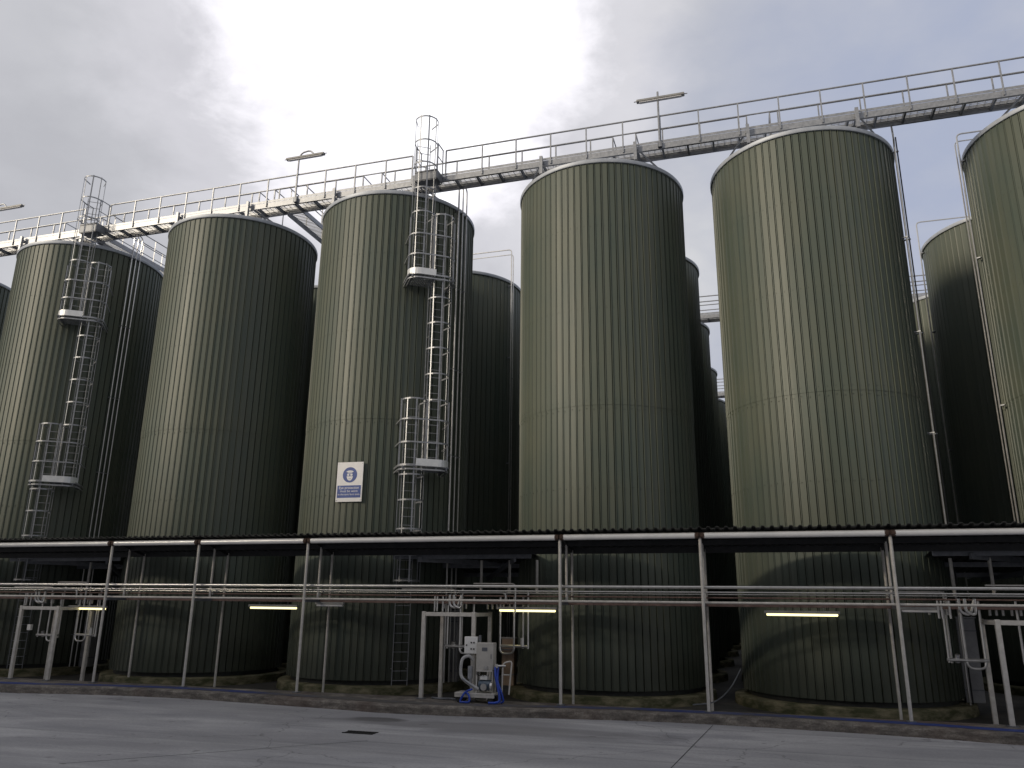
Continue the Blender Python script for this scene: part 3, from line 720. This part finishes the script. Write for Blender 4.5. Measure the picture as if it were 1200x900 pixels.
# plain ladders are part of the caged ladders; small box with switch at left
t = thing('switch_box', 'small white switch box hanging in the left frame', 'box', at(35, 735, 23.2))
p = at(35, 735, 23.2); MB().box(p, (.16, .1, .2)).build('box_body', 'box_white', t, bevel=.01); MB().bend([p+Vector((.05, 0, .1)), p+Vector((.1, 0, .55)), p+Vector((.25, 0, .7))], .012, .1, 6).build('cable', 'rubber', t)

# ------------------------------------------------------------------ socket box and pump unit
jx = -7.78
t = thing('socket_box', 'white electrical box with dark sockets on the frame leg above the pump unit', 'box', (jx-.1, 22.2, 1.4))
MB().box((jx-.1, 22.15, 1.72), (.38, .14, .46)).build('box_body', 'box_white', t, bevel=.015)
s_ = MB()
for a, c in ((-.12, .0), (.02, .07), (.10, .07), (.02, -.1), (.10, -.1)): s_.path([(jx-.1+a, 22.085, 1.72+c), (jx-.1+a, 22.065, 1.72+c)], .022, 10)
s_.build('sockets', 'rubber', t)
MB().box((jx+.15, 22.18, 1.74), (.06, .08, .5)).build('side_duct', 'galv_dark', t)
MB().tube((jx-.02, 22.19, .35), (jx-.02, 22.19, 1.45), .05, 8).build('conduit', 'white_post', t, smooth=True)

px0, py0 = -7.38, 22.0
t = thing('pump_unit', 'wheeled pump unit with grey cabinet and blue hoses standing on the kerb', 'pump', (px0, py0, ZK))
def Q(x, z, y=0): return Vector((px0+x, py0+y, ZK+z))
b_ = MB(); b_.box(Q(-.25, .24), (1.15, .5, .05)); b_.box(Q(-.25, .19, -.22), (1.15, .05, .09)); b_.build('chassis', 'white_post', t, bevel=.006)
for a in (-.7, .2):
    for yy in (-.2, .2):
        MB().path([Q(a, .085, yy-.025), Q(a, .085, yy+.025)], .085, 16).build('wheel', 'rubber', t); MB().box(Q(a, .18, yy), (.05, .05, .08)).build('castor_bracket', 'galv_dark', t)
MB().box(Q(.0, 1.215), (.50, .30, .72)).build('cabinet', 'box_grey', t, bevel=.02)
MB().box(Q(.0, .84, -.155), (.48, .02, .05)).build('cabinet_trim', 'white_post', t)
b_ = MB()
for a in (-.23, .23):
    for yy in (-.12, .12): b_.box(Q(a, .55, yy), (.04, .04, .58))
b_.build('stand', 'white_post', t)
b_ = MB(); b_.path([Q(-.16, .46, -.05), Q(.18, .46, -.05)], .13, 20)
for k in range(8): b_.path([Q(-.14+.04*k, .46, -.05), Q(-.13+.04*k, .46, -.05)], .145, 20)
b_.build('motor', 'motor', t, smooth=True)
MB().box(Q(-.02, .66, -.07), (.22, .14, .12)).build('terminal_box', 'box_white', t, bevel=.015)
b_ = MB(); b_.path([Q(.18, .42, -.08), Q(.24, .42, -.08)], .15, 20); b_.path([Q(.0, .42, -.21), Q(.0, .42, -.12)], .09, 16); b_.build('pump_head', 'stainless', t, smooth=True)
b_ = MB(); b_.bend([Q(.5, .25, -.1), Q(.52, 1.05, -.1), Q(.78, 1.12, -.1), Q(.70, .25, -.1)], .022, .1); b_.tube(Q(.51, .75, -.1), Q(.73, .75, -.1), .016, 6); b_.build('handle', 'white_post', t, smooth=True)
def cat(pts, n=8):
    out = []
    P_ = [pts[0]]+pts+[pts[-1]]
    for i in range(1, len(P_)-2):
        for k in range(n):
            s = k/n; a, b, c, d = P_[i-1:i+3]
            out.append(.5*((2*b)+(c-a)*s+(2*a-5*b+4*c-d)*s*s+(3*b-a-3*c+d)*s**3))
    out.append(pts[-1]); return out
for pts, r in (([Q(.33, .95, -.2), Q(.37, .7, -.26), Q(.45, .4, -.28), Q(.5, .12, -.3), Q(.4, .05, -.33), Q(.2, .04, -.36)], .033),
               ([Q(.40, .95, -.15), Q(.42, .6, -.25), Q(.52, .35, -.26), Q(.58, .1, -.22), Q(.5, .04, -.2)], .03),
               ([Q(-.32, .36, -.2), Q(-.5, .27, -.3), Q(-.62, .05, -.32), Q(-.5, .035, -.36), Q(-.36, .05, -.34), Q(-.38, .2, -.3), Q(-.5, .3, -.28)], .028)):
    MB().path(cat(pts), r, 10).build('blue_hose', 'hose_blue', t, smooth=True)
MB().path(cat([Q(-.15, .36, -.15), Q(-.45, .5, -.16), Q(-.68, .68, -.12), Q(-.70, 1.0, -.1), Q(-.64, 1.16, -.08), Q(-.5, 1.2, 0), Q(-.4, 1.1, .05)]), .045, 10).build('grey_hose', 'hose_grey', t, smooth=True)
b_ = MB(); b_.path([Q(-.43, .62, -.1), Q(-.43, .95, -.1)], .07, 14); b_.path([Q(-.43, .5, -.1), Q(-.43, .62, -.1)], .045, 12); b_.tube(Q(-.62, .62, -.2), Q(-.28, .42, -.2), .03); b_.build('filter_housing', 'galv', t, smooth=True)
b_ = MB(); b_.path([Q(.36, .93, -.18), Q(.36, 1.03, -.18)], .045, 12); b_.path([Q(.36, .98, -.18), Q(.6, .98, -.1)], .03, 10); b_.build('hose_coupling', 'stainless', t, smooth=True)
b_ = MB(); b_.path([Q(.06, .92, -.165), Q(.06, .92, -.19)], .05, 16); b_.build('gauge', 'stainless', t, smooth=True)
b_ = MB()
for k in range(5): b_.path(cat([Q(-.2+.08*k, .86, -.1), Q(-.22+.09*k, .76, -.17), Q(-.1+.05*k, .70, -.14)]), .009, 5)
b_.build('wiring', 'rubber', t)
b_ = MB(); b_.box(Q(.0, 1.40, -.152), (.16, .006, .10)); b_.box(Q(.19, 1.22, -.155), (.02, .012, .12)); b_.build('door_fittings', 'galv_dark', t)
# loose hoses and cable on the floor
hs = thing('floor_hose', 'dark hose lying along the kerb left of the pump unit', 'hose', (-9, 22.3, ZK))
MB().path(cat([Vector((-9.1, 22.35, ZK+.03)), Vector((-8.8, 22.2, ZK+.03)), Vector((-8.5, 22.3, ZK+.03)), Vector((-8.3, 22.1, ZK+.035))]), .028, 8).build('hose', 'galv_dark', hs, smooth=True)
hs = thing('slack_cable', 'thin slack cable in the dark gap left of the broad tank', 'cable', at(835, 820, 23.0))
MB().path(cat([at(812, 826, 23.2), at(838, 822, 23.6), at(856, 806, 24.5), at(868, 784, 25.2)]), .02, 6).build('cable', 'galv_dark', hs, smooth=True)

# drain grate
t = thing('drain_grate', 'small dark rectangular drain grate in the yard in front of the sign tank', 'drain', (-8.85, 17.5, 0))
b_ = MB()
for k in range(9): b_.box((-8.85-.32+.08*k, 17.5, .008), (.035, .3, .012))
b_.box((-8.85, 17.36, .008), (.76, .04, .014)); b_.box((-8.85, 17.64, .008), (.76, .04, .014)); b_.box((-8.85, 17.5, .003), (.74, .3, .004)); b_.build('grate_bars', 'iron', t)

# ------------------------------------------------------------------ safety sign on tank 3
sc_ = Vector((TX[3], TY[3], 0)); ang = R_(-87); sn = Vector((math.cos(ang), math.sin(ang), 0)); stt = Vector((-math.sin(ang), math.cos(ang), 0)); d0 = RT+.035
def S(u, v, off=0): return sc_ + sn*(d0+off) + stt*u + Vector((0, 0, 6.83+v))
SG_ = thing('safety_sign', 'white safety sign with blue goggles symbol and text panel on a green tank', 'sign', S(0, 0))
b_ = MB(); b_.quadbox(S(0, 0), stt*.48, sn*.012, Vector((0, 0, .68))); b_.build('board', 'sign_white', SG_)
def disc(cu, cv, ru, rv, off, th, m, nm, n=48, parent=SG_, a0=0, a1=2*math.pi):
    mb = MB(); k = n
    for o_ in (off, off+th):
        for i in range(k):
            a = a0+(a1-a0)*i/(k-(0 if abs(a1-a0-2*math.pi) < 1e-6 else 1)); mb.v.append(S(cu+ru*math.cos(a), cv+rv*math.sin(a), o_))
    mb.f.append(tuple(range(k, 2*k))); mb.f += [(i, (i+1) % k, k+(i+1) % k, k+i) for i in range(k)]
    return mb.build(nm, m, parent)
disc(0, .24, .265, .265, .012, .004, 'sign_blue', 'symbol_disc')
hd = disc(0, .205, .115, .165, .016, .003, 'sign_white', 'head_symbol')
disc(0, .335, .135, .055, .016, .0045, 'sign_white', 'cap_symbol', a0=0, a1=math.pi)
b_ = MB(); b_.quadbox(S(0, .24, .021), stt*.14, sn*.002, Vector((0, 0, .048))); b_.build('goggle_strap', 'sign_blue', SG_)
for q in (-.058, .058): disc(q, .237, .047, .033, .0235, .003, 'sign_white', 'lens')
b_ = MB(); b_.quadbox(S(0, .335-.006, .0215), stt*.15, sn*.002, Vector((0, 0, .007))); b_.quadbox(S(0, .10, .0215), stt*.05, sn*.002, Vector((0, 0, .006))); b_.build('face_line', 'sign_blue', SG_)
b_ = MB(); b_.quadbox(S(0, -.335, .014), stt*.435, sn*.002, Vector((0, 0, .21))); b_.build('text_panel', 'sign_blue', SG_)
rotm = Matrix(((stt.x, 0, sn.x), (stt.y, 0, sn.y), (0, 1, 0))).to_4x4()
for txt, v, sz in (('Eye protection', -.245, .125), ('must be worn', -.355, .115), ('in the tank farm area', -.46, .10)):
    cu = bpy.data.curves.new('lettering', 'FONT'); cu.body = txt; cu.size = sz; cu.align_x = 'CENTER'; cu.extrude = .0015; cu.offset = .0
    tmp = bpy.data.objects.new('tmp', cu); COL.objects.link(tmp); bpy.context.view_layer.update()
    me = bpy.data.meshes.new_from_object(tmp.evaluated_get(bpy.context.evaluated_depsgraph_get())); COL.objects.unlink(tmp); bpy.data.objects.remove(tmp)
    w = max(v_.co.x for v_ in me.vertices)*2; k = min(1, .80/w)
    me.transform(Matrix.Translation(S(0, v, .018)-SG_.location) @ rotm @ Matrix.Diagonal((k, k, 1, 1)))
    me.materials.clear(); me.materials.append(M['sign_white']); me.name = 'lettering'
    o = bpy.data.objects.new('lettering', me); COL.objects.link(o); o.parent = SG_
b_ = MB()
for u in (-.44, .44):
    for v in (-.63, .63): b_.path([S(u, v, .012), S(u, v, .018)], .014, 10)
b_.build('screws', 'galv', SG_)

# ------------------------------------------------------------------ unseen block added behind the camera to shade yard and lower tanks
WH = thing('added_shade_block', 'unseen grey block added behind the camera to shade the yard and lower tanks', 'shade blocker', (-25, -17, 0))
hb = 19.6
MB().box((-25, -17, hb/2), (90, 18, hb)).build('wall', 'panel_grey', WH)
b_ = MB(); b_.v = [Vector(p) for p in ((-70.4, -26.3, hb), (20.4, -26.3, hb), (20.4, -17, hb+1.2), (-70.4, -17, hb+1.2), (-70.4, -7.7, hb), (20.4, -7.7, hb))]
b_.f = [(0, 1, 2, 3), (3, 2, 5, 4), (0, 3, 4), (1, 5, 2), (0, 4, 5, 1)]; b_.build('roof', 'roofing', WH)
for k in range(6):
    MB().box((-60+14*k, -7.97, 2.6), (5, .08, 5.2)).build('shade_block_door', 'box_grey', WH)

# ------------------------------------------------------------------ light and sky
SUN_AZ, SUN_EL = 221, 19      # compass-like azimuth from +Y clockwise
sd = bpy.data.lights.new('sun', 'SUN'); so = bpy.data.objects.new('sun', sd); COL.objects.link(so)
sd.energy = 2.5; sd.angle = R_(12); sd.color = (1, .87, .68)
az = R_(SUN_AZ); dv = Vector((math.sin(az)*math.cos(R_(SUN_EL)), math.cos(az)*math.cos(R_(SUN_EL)), math.sin(R_(SUN_EL))))
so.rotation_euler = dv.to_track_quat('Z', 'Y').to_euler(); so.location = dv*50

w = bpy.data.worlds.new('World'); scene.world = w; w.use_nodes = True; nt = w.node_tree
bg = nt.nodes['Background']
sky = nt.nodes.new('ShaderNodeTexSky'); sky.sky_type = 'NISHITA'; sky.sun_disc = False; sky.sun_elevation = R_(SUN_EL); sky.sun_rotation = R_(SUN_AZ)
sky.air_density = 1.2; sky.dust_density = 2
tc = nt.nodes.new('ShaderNodeTexCoord'); G = tc.outputs['Generated']
mp = nt.nodes.new('ShaderNodeMapping'); mp.inputs['Scale'].default_value = (1, 1, 1.8); nt.links.new(G, mp.inputs[0])
n1 = noise(nt, mp.outputs[0], 2.3, 5, .5, .4); n2 = noise(nt, mp.outputs[0], 5.5, 7, .58, .2)
f = math_(nt, 'ADD', math_(nt, 'MULTIPLY', n1, .65), math_(nt, 'MULTIPLY', n2, .35))
def dirdot(x, y):
    d = _ray(x, y).normalized(); vm = nt.nodes.new('ShaderNodeVectorMath'); vm.operation = 'DOT_PRODUCT'
    nt.links.new(G, vm.inputs[0]); vm.inputs[1].default_value = d; return vm.outputs['Value']
cloud = ramp(nt, f, [(.38, (.54, .54, .575)), (.47, (.61, .61, .645)), (.57, (.66, .66, .69)), (.68, (.74, .74, .76))]).outputs[0]
skyc = nt.nodes.new('ShaderNodeVectorMath'); skyc.operation = 'SCALE'; nt.links.new(sky.outputs[0], skyc.inputs[0]); skyc.inputs['Scale'].default_value = .09
# thinner cloud to the right lets blue through
th = ramp(nt, math_(nt, 'ADD', dirdot(1250, 190), math_(nt, 'MULTIPLY', math_(nt, 'SUBTRACT', f, .5), -.3)), [(.89, (0, 0, 0)), (.995, (.95, .95, .95))]).outputs[0]
cloud = mix(nt, th, cloud, (.43, .475, .62))
cloud = mix(nt, .10, cloud, skyc.outputs[0])
# veiled bright break in the cloud
gd = math_(nt, 'ADD', dirdot(470, 50), math_(nt, 'MULTIPLY', math_(nt, 'SUBTRACT', n2, .5), .055))
glow = ramp(nt, gd, [(.935, (0, 0, 0)), (.968, (.14, .13, .14)), (.984, (.6, .57, .6)), (1.0, (1, 1, 1))])
glow.color_ramp.interpolation = 'EASE'
gs = nt.nodes.new('ShaderNodeVectorMath'); gs.operation = 'SCALE'; nt.links.new(glow.outputs[0], gs.inputs[0]); gs.inputs['Scale'].default_value = .85
ad = nt.nodes.new('ShaderNodeVectorMath'); ad.operation = 'ADD'; nt.links.new(cloud, ad.inputs[0]); nt.links.new(gs.outputs[0], ad.inputs[1])
# sky dimming added behind the camera to deepen shade on tanks, strongest low down
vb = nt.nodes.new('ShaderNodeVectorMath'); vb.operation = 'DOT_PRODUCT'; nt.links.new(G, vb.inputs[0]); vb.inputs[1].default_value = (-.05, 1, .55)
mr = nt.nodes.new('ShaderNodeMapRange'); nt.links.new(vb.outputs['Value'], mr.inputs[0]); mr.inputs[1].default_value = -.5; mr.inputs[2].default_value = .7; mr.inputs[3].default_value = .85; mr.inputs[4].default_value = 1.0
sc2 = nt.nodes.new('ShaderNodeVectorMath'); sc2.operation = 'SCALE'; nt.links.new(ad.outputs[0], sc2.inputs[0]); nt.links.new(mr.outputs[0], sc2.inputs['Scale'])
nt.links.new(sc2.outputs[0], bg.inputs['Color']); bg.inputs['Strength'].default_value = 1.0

vs = scene.view_settings; vs.view_transform = 'Standard'; vs.look = 'None'; vs.exposure = 0; vs.gamma = 1
scene.render.resolution_x = 1024; scene.render.resolution_y = 768
